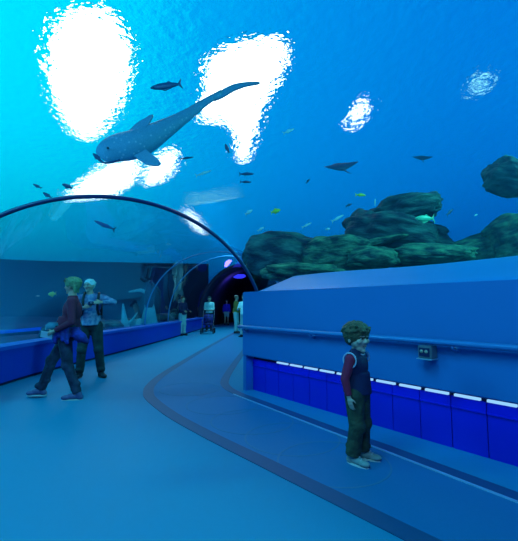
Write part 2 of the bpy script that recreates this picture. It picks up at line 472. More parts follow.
# ------------------------------------------------------------------ acrylic vaults
secs = [  # left foot, right foot, base zL, base zR, height
    ((-3.75, -4.0), (6.0, -2.2), .62, 1.46, 3.4),
    ((-3.98, -.5), (4.35, .55), .62, 1.46, 3.1),
    ((-4.1, 2.0), (2.35, 3.05), .62, 1.46, 2.45),
    ((-3.9, 4.05), (.12, 6.30), .62, .62, 2.14),
    ((-4.2, 6.9), (.45, 7.7), .62, .62, 2.15),
    ((-4.05, 9.3), (.72, 9.3), .62, .62, 2.3),
    ((-3.78, 12.7), (1.0, 12.7), .62, .62, 2.45),
    ((-3.56, 15.0), (1.2, 15.0), .62, .62, 2.6),
    ((-3.2, 20.6), (1.6, 20.6), .62, .62, 2.75)]


def arch(s, n=40, grow=0):
    L, Rr, zl, zr, h = s; o = []
    for k in range(n + 1):
        a = PI * k / n; u = (1 - math.cos(a)) / 2
        u = u + grow * (u - .5)
        p = Vector(L).lerp(Vector(Rr), u); zb = zl + (zr - zl) * max(0, min(1, u))
        o.append(Vector((p.x, p.y, zb + (h + grow) * math.sin(a) ** .92)))
    return o


def vault(name, ss, m):
    bm = new(); rows = [[bm.verts.new(p) for p in arch(s)] for s in ss]
    for a, b in zip(rows, rows[1:]):
        for k in range(len(a) - 1): bm.faces.new((a[k], a[k + 1], b[k + 1], b[k]))
    return obj(name, bm, m)


def interp(ss, n):
    o = []
    for a, b in zip(ss, ss[1:]):
        for k in range(n):
            t = k / n; L = lambda i: tuple(x + (y - x) * t for x, y in zip(a[i], b[i]))
            o.append((L(0), L(1), *[a[i] + (b[i] - a[i]) * t for i in (2, 3, 4)]))
    return o + [ss[-1]]


v1 = vault('window_1', interp(secs[:4], 3), M['acrylic']); tag(v1, 'clear acrylic vault over the viewing gallery', kind='structure')
v2 = vault('window_2', interp(secs[3:], 3), M['tunnel']); tag(v2, 'blue tinted acrylic tunnel over the onward walkway', kind='structure')
bm = new(); tube(bm, arch(secs[3], 72), .028, 10); tag(obj('trim_12', bm, M['frame']), 'dark blue arched joint where the tunnel narrows', kind='structure')
bm = new(); tube(bm, arch(secs[6], 48), .022, 8); tag(obj('trim_13', bm, M['seam']), 'pale arched seam of the tunnel', kind='structure')
bm = new(); tube(bm, arch(secs[7], 48), .022, 8); tag(obj('trim_14', bm, M['seam']), 'pale arched seam further along the tunnel', kind='structure')
# dark passage beyond the acrylic
ps = [((-3.2, 20.6), (1.6, 20.6), .0, .0, 3.37), ((-2.7, 26), (2.2, 26), 0, 0, 3.3), ((-2.0, 29.5), (3, 29.5), 0, 0, 3.2)]
bm = new()
rows = [[bm.verts.new(p) for p in arch(s)] for s in interp(ps, 2)]
rows2 = [[bm.verts.new(p + Vector((0, 0, .12))) for p in arch(s, grow=.06)] for s in interp(ps, 2)]
for rr in (rows, rows2):
    for a, b in zip(rr, rr[1:]):
        for k in range(len(a) - 1): bm.faces.new((a[k], a[k + 1], b[k + 1], b[k]))
for a, b in ((rows[0], rows2[0]),):
    for k in range(len(a) - 1): bm.faces.new((a[k], a[k + 1], b[k + 1], b[k]))
bm.faces.new(rows[-1])
tag(obj('ceiling_passage', bm, M['darker']), 'dark vaulted passage at the far end of the tunnel', kind='structure')
lp = P(239, 276, 23.5); lamp = empty('passage_lamp', lp); tag(lamp, 'glowing blue-violet lamp high in the dark passage at the far end', 'lamp')
bm = new(); ell(bm, (0, 0, 0), (.42, .2, .16)); obj('glowing_lens', bm, M['bluelamp'], lamp)
bm = new(); cone(bm, (0, 0, .10), .36, (0, 0, .20), .30); cone(bm, (0, 0, .2), .03, (0, 0, .46), .03); obj('housing', bm, M['groove'], lamp)
l = bpy.data.lights.new('passage_light', 'POINT'); l.energy = 35; l.color = (.12, .08, 1); l.shadow_soft_size = .2
o = bpy.data.objects.new('passage_light', l); C.objects.link(o); o.location = lp + Vector((-.3, -.6, -.5))

# ------------------------------------------------------------------ water surface and the skylights over it
bm = new(); vs_ = [bm.verts.new(v) for v in ((-90, -10, 7.5), (-90, 120, 7.5), (90, 120, 7.5), (90, -10, 7.5))]; bm.faces.new(vs_)
me = bpy.data.meshes.new('water_surface'); bm.to_mesh(me); bm.free(); me.materials.append(M['water'])
ws = bpy.data.objects.new('water_surface', me); C.objects.link(ws)
tag(ws, 'rippled water surface far above the tunnel', kind='structure')
if me.polygons[0].normal.z > 0: me.flip_normals()


VOL = 0.026
bm = new()
cav = interp([((-3.75, -9.0), (6.0, -7.2), .62, 1.46, 3.4)] + secs, 3) + [((-2.0, 29.4), (3, 29.4), .62, .62, 2.75)]
rows = []
for c_ in cav:
    a = arch(c_, 24, .02); lo_r = a[-1].copy(); lo_r.z = -.3; lo_l = a[0].copy(); lo_l.z = -.3
    rows.append([bm.verts.new(p) for p in a + [lo_r, lo_l]])
for a, b in zip(rows, rows[1:]):
    for k in range(len(a)): bm.faces.new((a[k], a[(k + 1) % len(a)], b[(k + 1) % len(a)], b[k]))
bm.faces.new(rows[0]); bm.faces.new(rows[-1])
bmesh.ops.recalc_face_normals(bm, faces=bm.faces[:]); bmesh.ops.reverse_faces(bm, faces=bm.faces[:])
box(bm, (0, 45, 3.55), (170, 120, 7.8))
vm = bpy.data.materials.new('water_haze'); vm.use_nodes = True; t_ = vm.node_tree; t_.nodes.clear()
vo = t_.nodes.new('ShaderNodeOutputMaterial'); vp = t_.nodes.new('ShaderNodeVolumePrincipled')
vp.inputs['Color'].default_value = (.03, .50, 1, 1); vp.inputs['Density'].default_value = VOL; vp.inputs['Anisotropy'].default_value = .3
t_.links.new(vp.outputs[0], vo.inputs['Volume'])
me = bpy.data.meshes.new('water_body'); bm.to_mesh(me); bm.free(); me.materials.append(vm)
wb = bpy.data.objects.new('water_body', me); C.objects.link(wb); tag(wb, 'blue water filling the tank around the tunnel', kind='structure')


def above(px, py, H=10.2, z=7.5, ior=1.12):
    a = (P(px, py, 1.0) - Vector((0, 0, CAMZ))).normalized()
    p = Vector((0, 0, CAMZ)) + a * ((z - CAMZ) / a.z)
    h = Vector((a.x, a.y, 0)); s = h.length / ior; h.normalize(); d = h * s + Vector((0, 0, math.sqrt(1 - s * s)))
    return p + d * ((H - z) / d.z)


def skylight(pix, label, m='sky'):
    pts = smooth_path([above(*q) for q in pix + pix[:1]], 4)[:-1]
    c = sum(pts, Vector()) / len(pts); root = empty('skylight', c); tag(root, label, 'skylight')
    bm = new(); prism(bm, [(p - c).xy for p in pts], 0, .03); obj('glowing_pane', bm, M[m], root, False)
    bm = new(); tube(bm, [Vector((*(p - c).xy, .06)) * 1.0 for p in pts], .04, 6, closed=True); obj('surround', bm, M['frame'], root)


skylight([(48, 60), (60, 20), (100, 10), (128, 40), (126, 80), (112, 112), (96, 132), (80, 134), (64, 114), (54, 88)], 'largest glaring white skylight above the rippled water, top left')
skylight([(66, 200), (84, 184), (104, 170), (126, 162), (138, 164), (133, 178), (112, 194), (90, 198)], 'long tilted white skylight just above the dark arch')
skylight([(145, 184), (149, 172), (160, 160), (174, 153), (173, 166), (160, 179)], 'small white skylight right of the long tilted one, below the whale shark')
skylight([(206, 66), (226, 50), (268, 40), (286, 46), (280, 72), (268, 94), (256, 122), (248, 154), (240, 158), (238, 136), (226, 120), (200, 116), (206, 98)], 'bright ragged white skylight top centre behind the tail of the whale shark')
skylight([(349, 122), (356, 111), (366, 103), (367, 108), (359, 118), (352, 125)], 'narrow skylight glint right of centre')
skylight([(468, 90), (478, 80), (492, 76), (488, 83), (476, 91)], 'pale skylight glint at the top right', 'skydim')
skylight([(186, 201), (200, 199), (236, 193.5), (236, 194.5), (204, 201), (188, 202.5)], 'faint thin pane added for a streak of light right of the arch', 'skydim')  # dim pane added to make the speckled streak on the water
skylight([(183, 214), (190, 215), (199, 224), (205, 234), (199, 232), (190, 222)], 'narrow glowing pane added for a glint just inside the right of the arch')  # pane added to make the refracted streak beside the arch

# ------------------------------------------------------------------ tanks: floors, back wall, ledge, rocks
bm = new()
gx, gy = 26, 30; grid = []
for j in range(gy + 1):
    row = []
    for i in range(gx + 1):
        y = -4 + j * 1.25
        lx = -4.3 if y < 12 else -4.3 + (y - 12) * .07
        x = lx - i * .95
        z = .22 + .10 * noise.noise(Vector((x * .4, y * .4, 0))) + (.03 * i if i > 2 else 0)
        row.append(bm.verts.new((x, y, z)))
    grid.append(row)
for j in range(gy):
    for i in range(gx): bm.faces.new((grid[j][i], grid[j][i + 1], grid[j + 1][i + 1], grid[j + 1][i]))
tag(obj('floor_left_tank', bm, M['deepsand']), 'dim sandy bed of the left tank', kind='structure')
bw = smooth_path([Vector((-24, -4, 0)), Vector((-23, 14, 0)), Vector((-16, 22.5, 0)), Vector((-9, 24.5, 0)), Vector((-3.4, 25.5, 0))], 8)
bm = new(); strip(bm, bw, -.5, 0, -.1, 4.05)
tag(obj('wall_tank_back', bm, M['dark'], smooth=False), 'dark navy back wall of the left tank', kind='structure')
# low ledge added as a mirror-like twin of the curb, with a glowing line
q0, q1 = P(20, 330, 12.3), P(126, 321, 19)
lg = [q0 + (q0 - q1) * .6, q0, q1]
for v in lg: v.z = 0
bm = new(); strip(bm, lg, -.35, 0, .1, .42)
tag(obj('wall_curb_twin', bm, M['dark'], smooth=False), 'dark low ledge added across the left tank as a twin of the curb', kind='structure')
bm = new(); strip(bm, lg, -.30, .02, .42, .50)
tag(obj('trim_15', bm, M['tealline'], smooth=False), 'blue line put in as glow along the added ledge in the left tank', kind='structure')

# right tank: smooth ledge behind the wall, then sand slope
bm = new(); rows = []
prof = [(-.10, 1.42), (-.14, 1.47), (-.35, 1.54), (-.65, 1.65), (-1.0, 1.78), (-1.1, 1.80), (-1.12, 1.2)]
for k in range(25):
    t = -.1 + k * (LEN + 2) / 24
    rows.append([bm.verts.new(W(t, n, z + .01 * math.sin(k * .7))) for n, z in prof])
for a, b in zip(rows, rows[1:]):
    for k in range(len(prof) - 1): bm.faces.new((a[k], a[k + 1], b[k + 1], b[k]))
tag(obj('trim_16', bm, M['ledge']), 'smooth pale blue ledge behind the right wall', kind='structure')
bm = new(); rows = []
for k in range(30):
    t = -4 + k * .5
    row = []
    for i in range(18):
        p = W(t, -(1.05 + i * .7), 1.62 + .035 * i + .12 * noise.noise(Vector((t * .6, i * .5, 3))))
        p.x = max(p.x, .85 + .075 * (p.y - 6.5)); row.append(bm.verts.new(p))
    rows.append(row)
for a, b in zip(rows, rows[1:]):
    for k in range(17): bm.faces.new((a[k], a[k + 1], b[k + 1], b[k]))
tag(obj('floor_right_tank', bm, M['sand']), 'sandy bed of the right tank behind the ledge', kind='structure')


def rock(name, px, py, Y, sx, sy, sz, label, m='rock', seed=0, tilt=(0, 0, 0), rough=.35, group=None, strata=.0):
    c = P(px, py, Y); bm = new(); bmesh.ops.create_icosphere(bm, subdivisions=5, radius=1)
    for v in bm.verts:
        p = v.co.copy(); s = Vector((seed * 3.1, seed * 1.7, seed))
        d = rough * noise.noise(p * 1.1 + s) + rough * .55 * noise.noise(p * 2.6 + s) + rough * .25 * noise.noise(Vector((p.x * 3, p.y * 3, p.z * 9)) + s)
        ridge = 1 - abs(noise.noise(Vector((p.x * 1.2, p.y * 1.2, p.z * 4.2)) + s)) * 2
        q = p * (1 + d + strata * ridge)
        k = .78; q = Vector([math.copysign(abs(a) ** k, a) for a in q])
        v.co = Vector((q.x * sx, q.y * sy, q.z * sz))
    o = obj(name, bm, M[m]); o.location = c; o.rotation_euler = tilt
    tag(o, label, 'rock', group); return o


rock('boulder', 402, 212, 9.4, .80, .8, .36, 'large dark boulder capping the rock pile on the right', 'rock', 1, (0, R(-12), 0), .30, strata=.12)
rock('boulder', 398, 240, 9.0, 1.12, .9, .52, 'wide dark boulder under the cap of the rock pile, a green fish before it', 'rock', 2, (0, R(8), 0), .30, strata=.12)
rock('boulder', 366, 233, 9.3, .42, .6, .52, 'sloping boulder forming the left shoulder of the rock pile', 'rock', 5, (0, R(-38), 0), .3, strata=.10)
rock('boulder', 384, 241, 8.2, .55, .30, .08, 'flat light green ledge rock low in the rock pile', 'rock2', 3, (0, R(-12), 0), .3)
rock('boulder', 478, 253, 8.6, 1.20, .7, .42, 'green mossy rock slope right of the rock pile', 'rock2', 4, (0, R(-16), 0), .32)
rock('boulder', 526, 240, 8.0, .85, .6, .60, 'tall green rock at the right edge above the wall', 'rock2', 9, (0, R(-14), 0), .32)
rock('boulder', 512, 176, 7.6, .46, .4, .36, 'dark rock overhang high at the right edge', 'rock', 6, (0, R(20), 0), .35)
rock('boulder', 285, 256, 8.8, .95, .7, .50, 'low dark rounded rock just right of the arch foot', 'rock', 7, (0, R(3), 0), .28)
rock('boulder', 338, 257, 8.4, .85, .6, .46, 'low green rock in the middle above the blue wall', 'rock2', 8, (0, R(-3), 0), .30)
rock('boulder', 300, 273, 7.3, .75, .35, .17, 'flat green rock at the foot of the low rocks above the wall', 'rock2', 10, (0, R(2), 0), .30)
rock('boulder', 371, 258, 7.8, .55, .4, .22, 'small green rock at the foot of the rock pile', 'rock2', 11, (0, 0, 0), .3)
rock('boulder', 430, 254, 7.9, .9, .4, .20, 'low green rock between the rock pile and the mossy slope', 'rock2', 12, (0, 0, 0), .3)

# ------------------------------------------------------------------ coral in the left tank, and a column added for a figure
def coral(px, py, Y, h, label, m, kind):
    b = P(px, py, Y); root = empty(kind, b); tag(root, label, 'coral')
    return root


c = coral(125, 330, 13.5, .9, 'slender pale coral stalk with a round base behind the left curb', 'coral', 'coral_stalk')
bm = new(); caps(bm, [((0, 0, -.5), .28), ((.0, 0, .1), .16), ((-.05, 0, .5), .09), ((-.1, 0, .9), .04)], 12); caps(bm, [((0, 0, .15), .08), ((.25, 0, .35), .05), ((.42, 0, .62), .03)], 10)
remeshed('stalk', bm, M['coral'], c, .03, 3)
bm = new(); ell(bm, (0, 0, -.3), (.42, .3, .22)); remeshed('base', bm, M['coral'], c, .04, 2)
c = coral(135, 322, 14, .5, 'small pale round coral lump beside the slender stalk', 'coral', 'brain_coral')
bm = new(); ell(bm, (0, 0, -.15), (.26, .22, .26)); ell(bm, (.16, 0, .0), (.14, .12, .14)); remeshed('lump', bm, M['coral'], c, .03, 2)
bm = new(); ell(bm, (0, 0, -.42), (.3, .24, .14)); obj('base', bm, M['coraldark'], c)
c = coral(149, 325, 14.5, 1.5, 'tall column added for a person-like figure in a pale skirt reaching left', 'coral', 'figure_column')  # added shape standing in for a person-like figure
bm = new()
for k in range(7):
    a = k / 6 * PI; caps(bm, [((math.cos(a) * .34, math.sin(a) * -.15, -.35), .09), ((math.cos(a) * .12, 0, .75), .06)], 10)
cone(bm, (0, 0, -.4), .32, (0, 0, .78), .13); remeshed('skirt', bm, M['coral'], c, .03, 2)
bm = new(); caps(bm, [((0, 0, .7), .16), ((.0, 0, 1.2), .20), ((.02, 0, 1.55), .14)], 12); remeshed('trunk', bm, M['coraldark'], c, .03, 2)
bm = new(); caps(bm, [((-.05, 0, 1.2), .09), ((-.35, -.05, 1.32), .07), ((-.75, -.1, 1.25), .04)], 10); remeshed('branch', bm, M['coral'], c, .03, 2)
rk = [(60, 333, 12), (96, 330, 13), (112, 330, 13.2), (134, 326, 15), (160, 319, 19), (176, 315, 21)]
for i, (px, py, Y) in enumerate(rk):
    lab = ['low dark rock behind the walking woman, in the left tank', 'low dark rock right of the man with raised arms, in the left tank', 'low dark rock left of the slender coral stalk',
           'low dark rock at the foot of the figure-like column', 'dark rock between the figure-like column and the far man in pale trousers', 'dark rock just behind the far man in pale trousers'][i]
    rock('reef_rock', px, py, Y, .55, .4, .28, lab, 'rock', 20 + i, (0, 0, i), .35, group='reef rocks in the left tank')


# ------------------------------------------------------------------ fish
def fish(px, py, Y, lpx, ang, m, label, deep=.30, yaw=.25, name='fish', group=None, parts=True, cat='fish'):
    """lpx: length in frame units; ang: tilt of the nose direction in the picture plane"""
    c = P(px, py, Y); L = lpx * Y / F; root = empty(name, c)
    bm = new(); n = 12; rings = []
    for i in range(n + 1):
        u = i / n; x = (.5 - u) * .84 * L
        h = L * deep * .5 * (math.sin(PI * min(1, u * .93 + .02)) ** .8) * (1 - .35 * u) + L * .012; wd = h * .5
        rings.append([bm.verts.new((x, math.cos(a) * wd, math.sin(a) * h)) for a in [2 * PI * k / 10 for k in range(10)]])
    for A, B in zip(rings, rings[1:]):
        for k in range(10): bm.faces.new((A[k], A[(k + 1) % 10], B[(k + 1) % 10], B[k]))
    bm.faces.new(rings[0]); bm.faces.new(rings[-1])

    def fin(bm, pts, th=.012):
        a = [bm.verts.new((p[0] * L, th * L, p[1] * L)) for p in pts]; b = [bm.verts.new((p[0] * L, -th * L, p[1] * L)) for p in pts]
        bm.faces.new(a); bm.faces.new(b)
        for k in range(len(pts)): bm.faces.new((a[k], a[(k + 1) % len(pts)], b[(k + 1) % len(pts)], b[k]))
    d = deep
    tail = [(-.37, .012), (-.46, .06 + d * .28), (-.50, .08 + d * .35), (-.455, 0), (-.50, -.08 - d * .35), (-.46, -.06 - d * .28), (-.37, -.012)]
    dors = [(.14, d * .42), (.02, d * .66), (-.16, d * .44), (-.24, d * .25)]
    anal = [(-.04, -d * .40), (-.12, -d * .60), (-.22, -d * .30)]
    if parts:
        obj('body', bm, m, root)
        b2_ = new(); fin(b2_, tail); obj('tail_fin', b2_, m, root, False)
        b2_ = new(); fin(b2_, dors); obj('dorsal_fin', b2_, m, root, False)
        b2_ = new(); fin(b2_, anal); obj('anal_fin', b2_, m, root, False)
        for s in (-1, 1):
            b2_ = new(); ell(b2_, (.33 * L, s * L * d * .13, .02 * L), (.018 * L, .01 * L, .018 * L), seg=8, rings=6); obj('eye', b2_, M['pupil'], root)
    else:
        fin(bm, tail); fin(bm, dors); fin(bm, anal); obj('body', bm, m, root)
    root.rotation_euler = Euler((0, -R(ang), yaw))
    tag(root, label, cat, group); return root


Fd, Fp, Fy, Fg = M['fdark'], M['fpale'], M['fyellow'], M['fgreen']
fish(165, 86, 7, 36, 12 + 180, Fd, 'large dark slender fish at the top above the whale shark', .22, yaw=.1)
fish(97, 157, 8.0, 13, 140, Fd, 'dark little fish right at the mouth of the whale shark', .34)
fish(67, 186, 8, 12, 160, Fd, 'dark forked-tail fish by the left end of the bright streak above the arch', .36)
fish(47, 195, 8, 11, 150, Fd, 'dark fish low on the left just above the arch', .34)
fish(37, 186, 9, 10, 155, Fd, 'faint dark fish at the far left above the arch', .30)
fish(104, 225, 9, 24, 158, Fd, 'dark slender fish seen inside the arch below its top', .16)
fish(227, 148, 8.5, 11, 115, Fd, 'dark fish at the lower tip of the bright centre skylight', .34)
fish(289, 131, 8, 15, 28, Fp, 'pale bright fish right of the centre skylight', .22)
fish(204, 173, 8.5, 19, 24, Fp, 'long pale slim fish left of centre, below the tail of the whale shark', .13)
fish(187, 158, 9, 16, 14, Fd, 'thin dark fish just right of the belly of the whale shark', .13)
fish(247, 174, 9, 17, 6, Fd, 'upper of two thin dark fish below the centre skylight', .18)
fish(246, 182, 9, 13, 4, Fd, 'lower of two thin dark fish below the centre skylight', .18)
fish(308, 181, 9, 7, 50, Fd, 'tiny dark fish left of the nearer ray', .3, parts=False)
fish(249, 212, 8, 10, 35, Fp, 'small pale fish left of the yellow fish', .36)
fish(276, 211, 7.5, 12, 20, Fy, 'bright yellow fish above the low dark rock', .40)
fish(261, 229, 8, 9, 32, Fp, 'small pale fish just above the low dark rock', .28)
fish(307, 225, 8, 13, 28, Fp, 'pale slim fish over the gap between the two low rocks', .16)
fish(338, 218, 8, 17, 30, Fp, 'long pale fish just left of the rock pile', .15)
fish(349, 205, 8.4, 9, 24, Fd, 'small dark fish above the long pale fish', .26)
fish(361, 195, 8, 13, 2, Fy, 'yellow-green fish above the left shoulder of the rock pile', .24)
fish(375, 202, 8, 8, 86, Fp, 'tiny pale upright fish over the rock pile', .18, parts=False)
fish(424, 218.5, 7.6, 25, 3 + 180, Fg, 'large light green fish in front of the rock pile', .30, name='fish')
fish(450, 212, 9, 11, 40, Fd, 'faint dark fish in open water right of the rock pile', .24)
fish(476, 215, 9, 5, 20, Fp, 'tiny pale fish above the mossy slope', .3, parts=False)
fish(328, 229, 7.8, 6, 10, Fp, 'tiny bright fish on top of the low green rock', .4, parts=False)
fish(52, 294, 8.2, 8, 8 + 180, Fy, 'round yellow fish behind the walking woman', .62)
fish(38, 296, 9, 4, 0, Fp, 'tiny pale fish left of the yellow fish behind the walking woman', .3, parts=False)

# whale shark
def whale_shark():
    cl = [((98, 156), 8.7, 3, .5), ((101, 154), 8.7, 8.5, .6), ((108, 151), 8.7, 12.5, .62), ((118, 148), 8.75, 14.5, .72), ((130, 145.5), 8.8, 15, .8), ((144, 141), 8.9, 14, .85),
          ((158, 133), 9.0, 11.5, .85), ((172, 124.5), 9.1, 8.8, .8), ((187, 115), 9.2, 6.2, .75), ((204, 103), 9.3, 4.3, .7), ((222, 92), 9.35, 3.0, .6)]
    pts = [P(*p, Y) for p, Y, r, f in cl]; c = pts[4].copy(); root = empty('whale_shark', c)
    tag(root, 'large whale shark gliding above the tunnel, silhouetted against the bright surface', 'shark')
    sm = smooth_path([p - c for p in pts], 4); rr = smooth_path([Vector((r * Y / F, f, 0)) for p, Y, r, f in cl], 4)
    bm = new(); rings = []; pass
    for i, p in enumerate(sm):
        t = (sm[min(i + 1, len(sm) - 1)] - sm[max(i - 1, 0)]).normalized(); v = Vector((0, 1, 0)); a = t.cross(v).normalized(); b = a.cross(t).normalized()
        r, f = rr[i].x, rr[i].y
        rings.append([bm.verts.new(p + a * math.cos(q) * r + b * math.sin(q) * r * f) for q in [2 * PI * k / 24 for k in range(24)]])
    for A, B in zip(rings, rings[1:]):
        for k in range(24): bm.faces.new((A[k], A[(k + 1) % 24], B[(k + 1) % 24], B[k]))
    bm.faces.new(rings[0]); bm.faces.new(rings[-1]); obj('body', bm, M['shark'], root)

    def fin(name, pix, Y0, Y1, th=.03, m='sharkfin'):
        q = smooth_path([P(x, y, Y0 + (Y1 - Y0) * k / (len(pix) - 1)) - c for k, (x, y) in enumerate(pix)], 3)
        bm = new(); A = [bm.verts.new(v + Vector((0, th, 0))) for v in q]; B = [bm.verts.new(v - Vector((0, th, 0))) for v in q]
        bm.faces.new(A); bm.faces.new(B)
        for k in range(len(q)): bm.faces.new((A[k], A[(k + 1) % len(q)], B[(k + 1) % len(q)], B[k]))
        obj(name, bm, M[m], root, False)
    fin('pectoral_fin', [(124, 138), (134, 126), (146, 118), (153, 115), (150, 122), (144, 132), (138, 140)], 8.8, 8.8)
    fin('pectoral_fin', [(134, 156), (146, 164), (156, 166), (161, 163), (154, 156), (146, 150)], 8.7, 8.7)
    fin('dorsal_fin', [(150, 131), (162, 124), (178, 113), (184, 112), (178, 119), (166, 130)], 9.1, 9.1)
    fin('tail_fin', [(212, 98), (224, 89), (238, 83.5), (257, 82), (259, 84), (246, 86.5), (234, 91), (222, 98), (214, 101)], 9.35, 9.35)
    bm = new(); q = [P(x, y, Y) - c for x, y, Y in ((99, 160, 8.5), (105, 163, 8.4), (113, 162, 8.35), (120, 160, 8.35))]
    tube(bm, smooth_path(q, 4), .025, 8); obj('mouth', bm, M['frame'], root)
    bm = new(); ell(bm, P(108, 148, 8.45) - c, (.03, .03, .03), seg=10, rings=8); obj('eye', bm, M['pupil'], root)


whale_shark()


def manta(px, py, Y, wpx, label, tilt, tail):
    c = P(px, py, Y); Wd = wpx * Y / F; root = empty('ray', c); tag(root, label, 'ray')
    bm = new(); nu, nv = 24, 12; g = []
    for side in (1, -1):
        rows = []
        for i in range(nu + 1):
            u = -1 + 2 * i / nu; row = []
            ch = .36 * (1 - abs(u)) ** .8 + .02
            for j in range(nv + 1):
                v = -1 + 2 * j / nv
                th = .075 * (1 - abs(u)) ** 1.2 * math.sqrt(max(0, 1 - v * v)) * side
                row.append(bm.verts.new((u * .5 * Wd, (v * ch - .12 * abs(u) + .02) * Wd * .62, (th + .10 * abs(u) ** 1.5) * Wd)))
            rows.append(row)
        for a, b in zip(rows, rows[1:]):
            for k in range(nv): bm.faces.new((a[k], a[k + 1], b[k + 1], b[k]))
    bmesh.ops.remove_doubles(bm, verts=bm.verts[:], dist=.002 * Wd)
    obj('body', bm, M['ray'], root)
    bm = new(); tube(bm, [(0, -.2 * Wd, 0), (.02, -.45 * Wd, 0), (.05, -tail * Wd, .02)], .01, 8, radii=[.02 * Wd, .01 * Wd, .004 * Wd]); obj('tail', bm, M['ray'], root)
    for s in (-1, 1):
        bm = new(); caps(bm, [((s * .05 * Wd, .2 * Wd, 0), .02 * Wd), ((s * .06 * Wd, .27 * Wd, -.01), .012 * Wd)], 8); obj('head_lobe', bm, M['ray'], root)
    root.rotation_euler = Euler(tilt); return root


manta(340, 167, 11, 38, 'larger dark ray gliding at centre right', (R(40), R(-13), R(12)), .55)
manta(422, 158, 14, 20, 'smaller distant ray right of the larger ray', (R(48), R(4), R(-10)), .45)


# ------------------------------------------------------------------ people
def V(*a): return Vector(a)


def hand(bm, wrist, dirv, palmn, s=1.0, curl=.5, thumb_side=1):
    """five fingers of different length on a palm. dirv: wrist->knuckles, palmn: palm normal"""
    d = dirv.normalized(); n = (palmn - d * palmn.dot(d)).normalized(); sd = d.cross(n) * thumb_side
    pc = wrist + d * .045 * s
    q = Matrix((sd, n, d)).transposed().to_euler()
    ell(bm, pc, (.036 * s, .015 * s, .047 * s), q, 14, 10)
    cone(bm, wrist - d * .01 * s, .021 * s, pc, .026 * s, 10)
    for k, (off, ln) in enumerate(((.027, .068), (.009, .078), (-.009, .072), (-.026, .056))):
        a = pc + d * .032 * s + sd * off * s; r = .0078 * s; p = a; dd = d.copy()
        pts = [(p, r * 1.1)]
        for j, fr in enumerate((.45, .3, .25)):
            an = curl * (.45 + .5 * j); dd = (d * math.cos(an) + n * math.sin(an)); p = p + dd * ln * fr * s; pts.append((p, r * (1 - .1 * (j + 1))))
        caps(bm, pts, 8)
    a = pc + sd * .028 * s - d * .018 * s
    t1 = a + (sd * .7 + d * .6 + n * .25).normalized() * .03 * s; t2 = t1 + (sd * .25 + d * .9 + n * .35).normalized() * .028 * s
    caps(bm, [(a, .011 * s), (t1, .0095 * s), (t2, .0078 * s)], 8)


def head(bm, c, hs, f, s=1, child=False):
    """c centre, hs half height, f facing direction (unit, horizontal)"""
    yaw = math.atan2(-f.x, f.y); e = (0, 0, yaw); mt = Matrix.Rotation(yaw, 3, 'Z'); L = lambda x, y, z: c + mt @ Vector((x * hs, y * hs, z * hs))
    ell(bm, L(0, -.08, .22), (.70 * hs, .84 * hs, .76 * hs), e)
    ell(bm, L(0, .13, -.15), (.60 * hs, .62 * hs, .62 * hs), e)
    ell(bm, L(0, .30, -.62), (.36 * hs, .36 * hs, .30 * hs), e)      # jaw
    ell(bm, L(0, .54, -.84), (.17 * hs, .15 * hs, .13 * hs), e, 10, 8)
    caps(bm, [(L(0, .70, .10), .055 * hs), (L(0, .84, -.20), .10 * hs)], 8)  # nose
    for x in (-.07, .07): ell(bm, L(x, .78, -.24), (.07 * hs,) * 3, e, 8, 6)
    ell(bm, L(0, .70, .20), (.45 * hs, .12 * hs, .09 * hs), e, 12, 8)    # brow
    for x in (-1, 1):
        ell(bm, L(x * .36, .55, -.16), (.2 * hs, .2 * hs, .2 * hs), e, 10, 8)  # cheek
        ell(bm, L(x * .72, -.04, -.05), (.07 * hs, .17 * hs, .25 * hs), e, 12, 8)  # ear
    return L, e


def face(root, L, e, hs, eyes=True):
    for x in (-1, 1):
        bm = new(); ell(bm, L(x * .27, .65, .04), (.11 * hs, .07 * hs, .05 * hs), e, 12, 8); ey = obj('eye', bm, M['eyew'], root)
        bm = new(); ell(bm, L(x * .27, .725, .04), (.055 * hs, .03 * hs, .055 * hs), e, 10, 6); obj('pupil', bm, M['pupil'], ey)
        bm = new(); ell(bm, L(x * .28, .75, .24), (.17 * hs, .05 * hs, .035 * hs), e, 10, 6); obj('eyebrow', bm, M['hairdark'], root)
    bm = new(); ell(bm, L(0, .69, -.50), (.2 * hs, .07 * hs, .055 * hs), e, 12, 8); obj('mouth', bm, M['lip'], root)


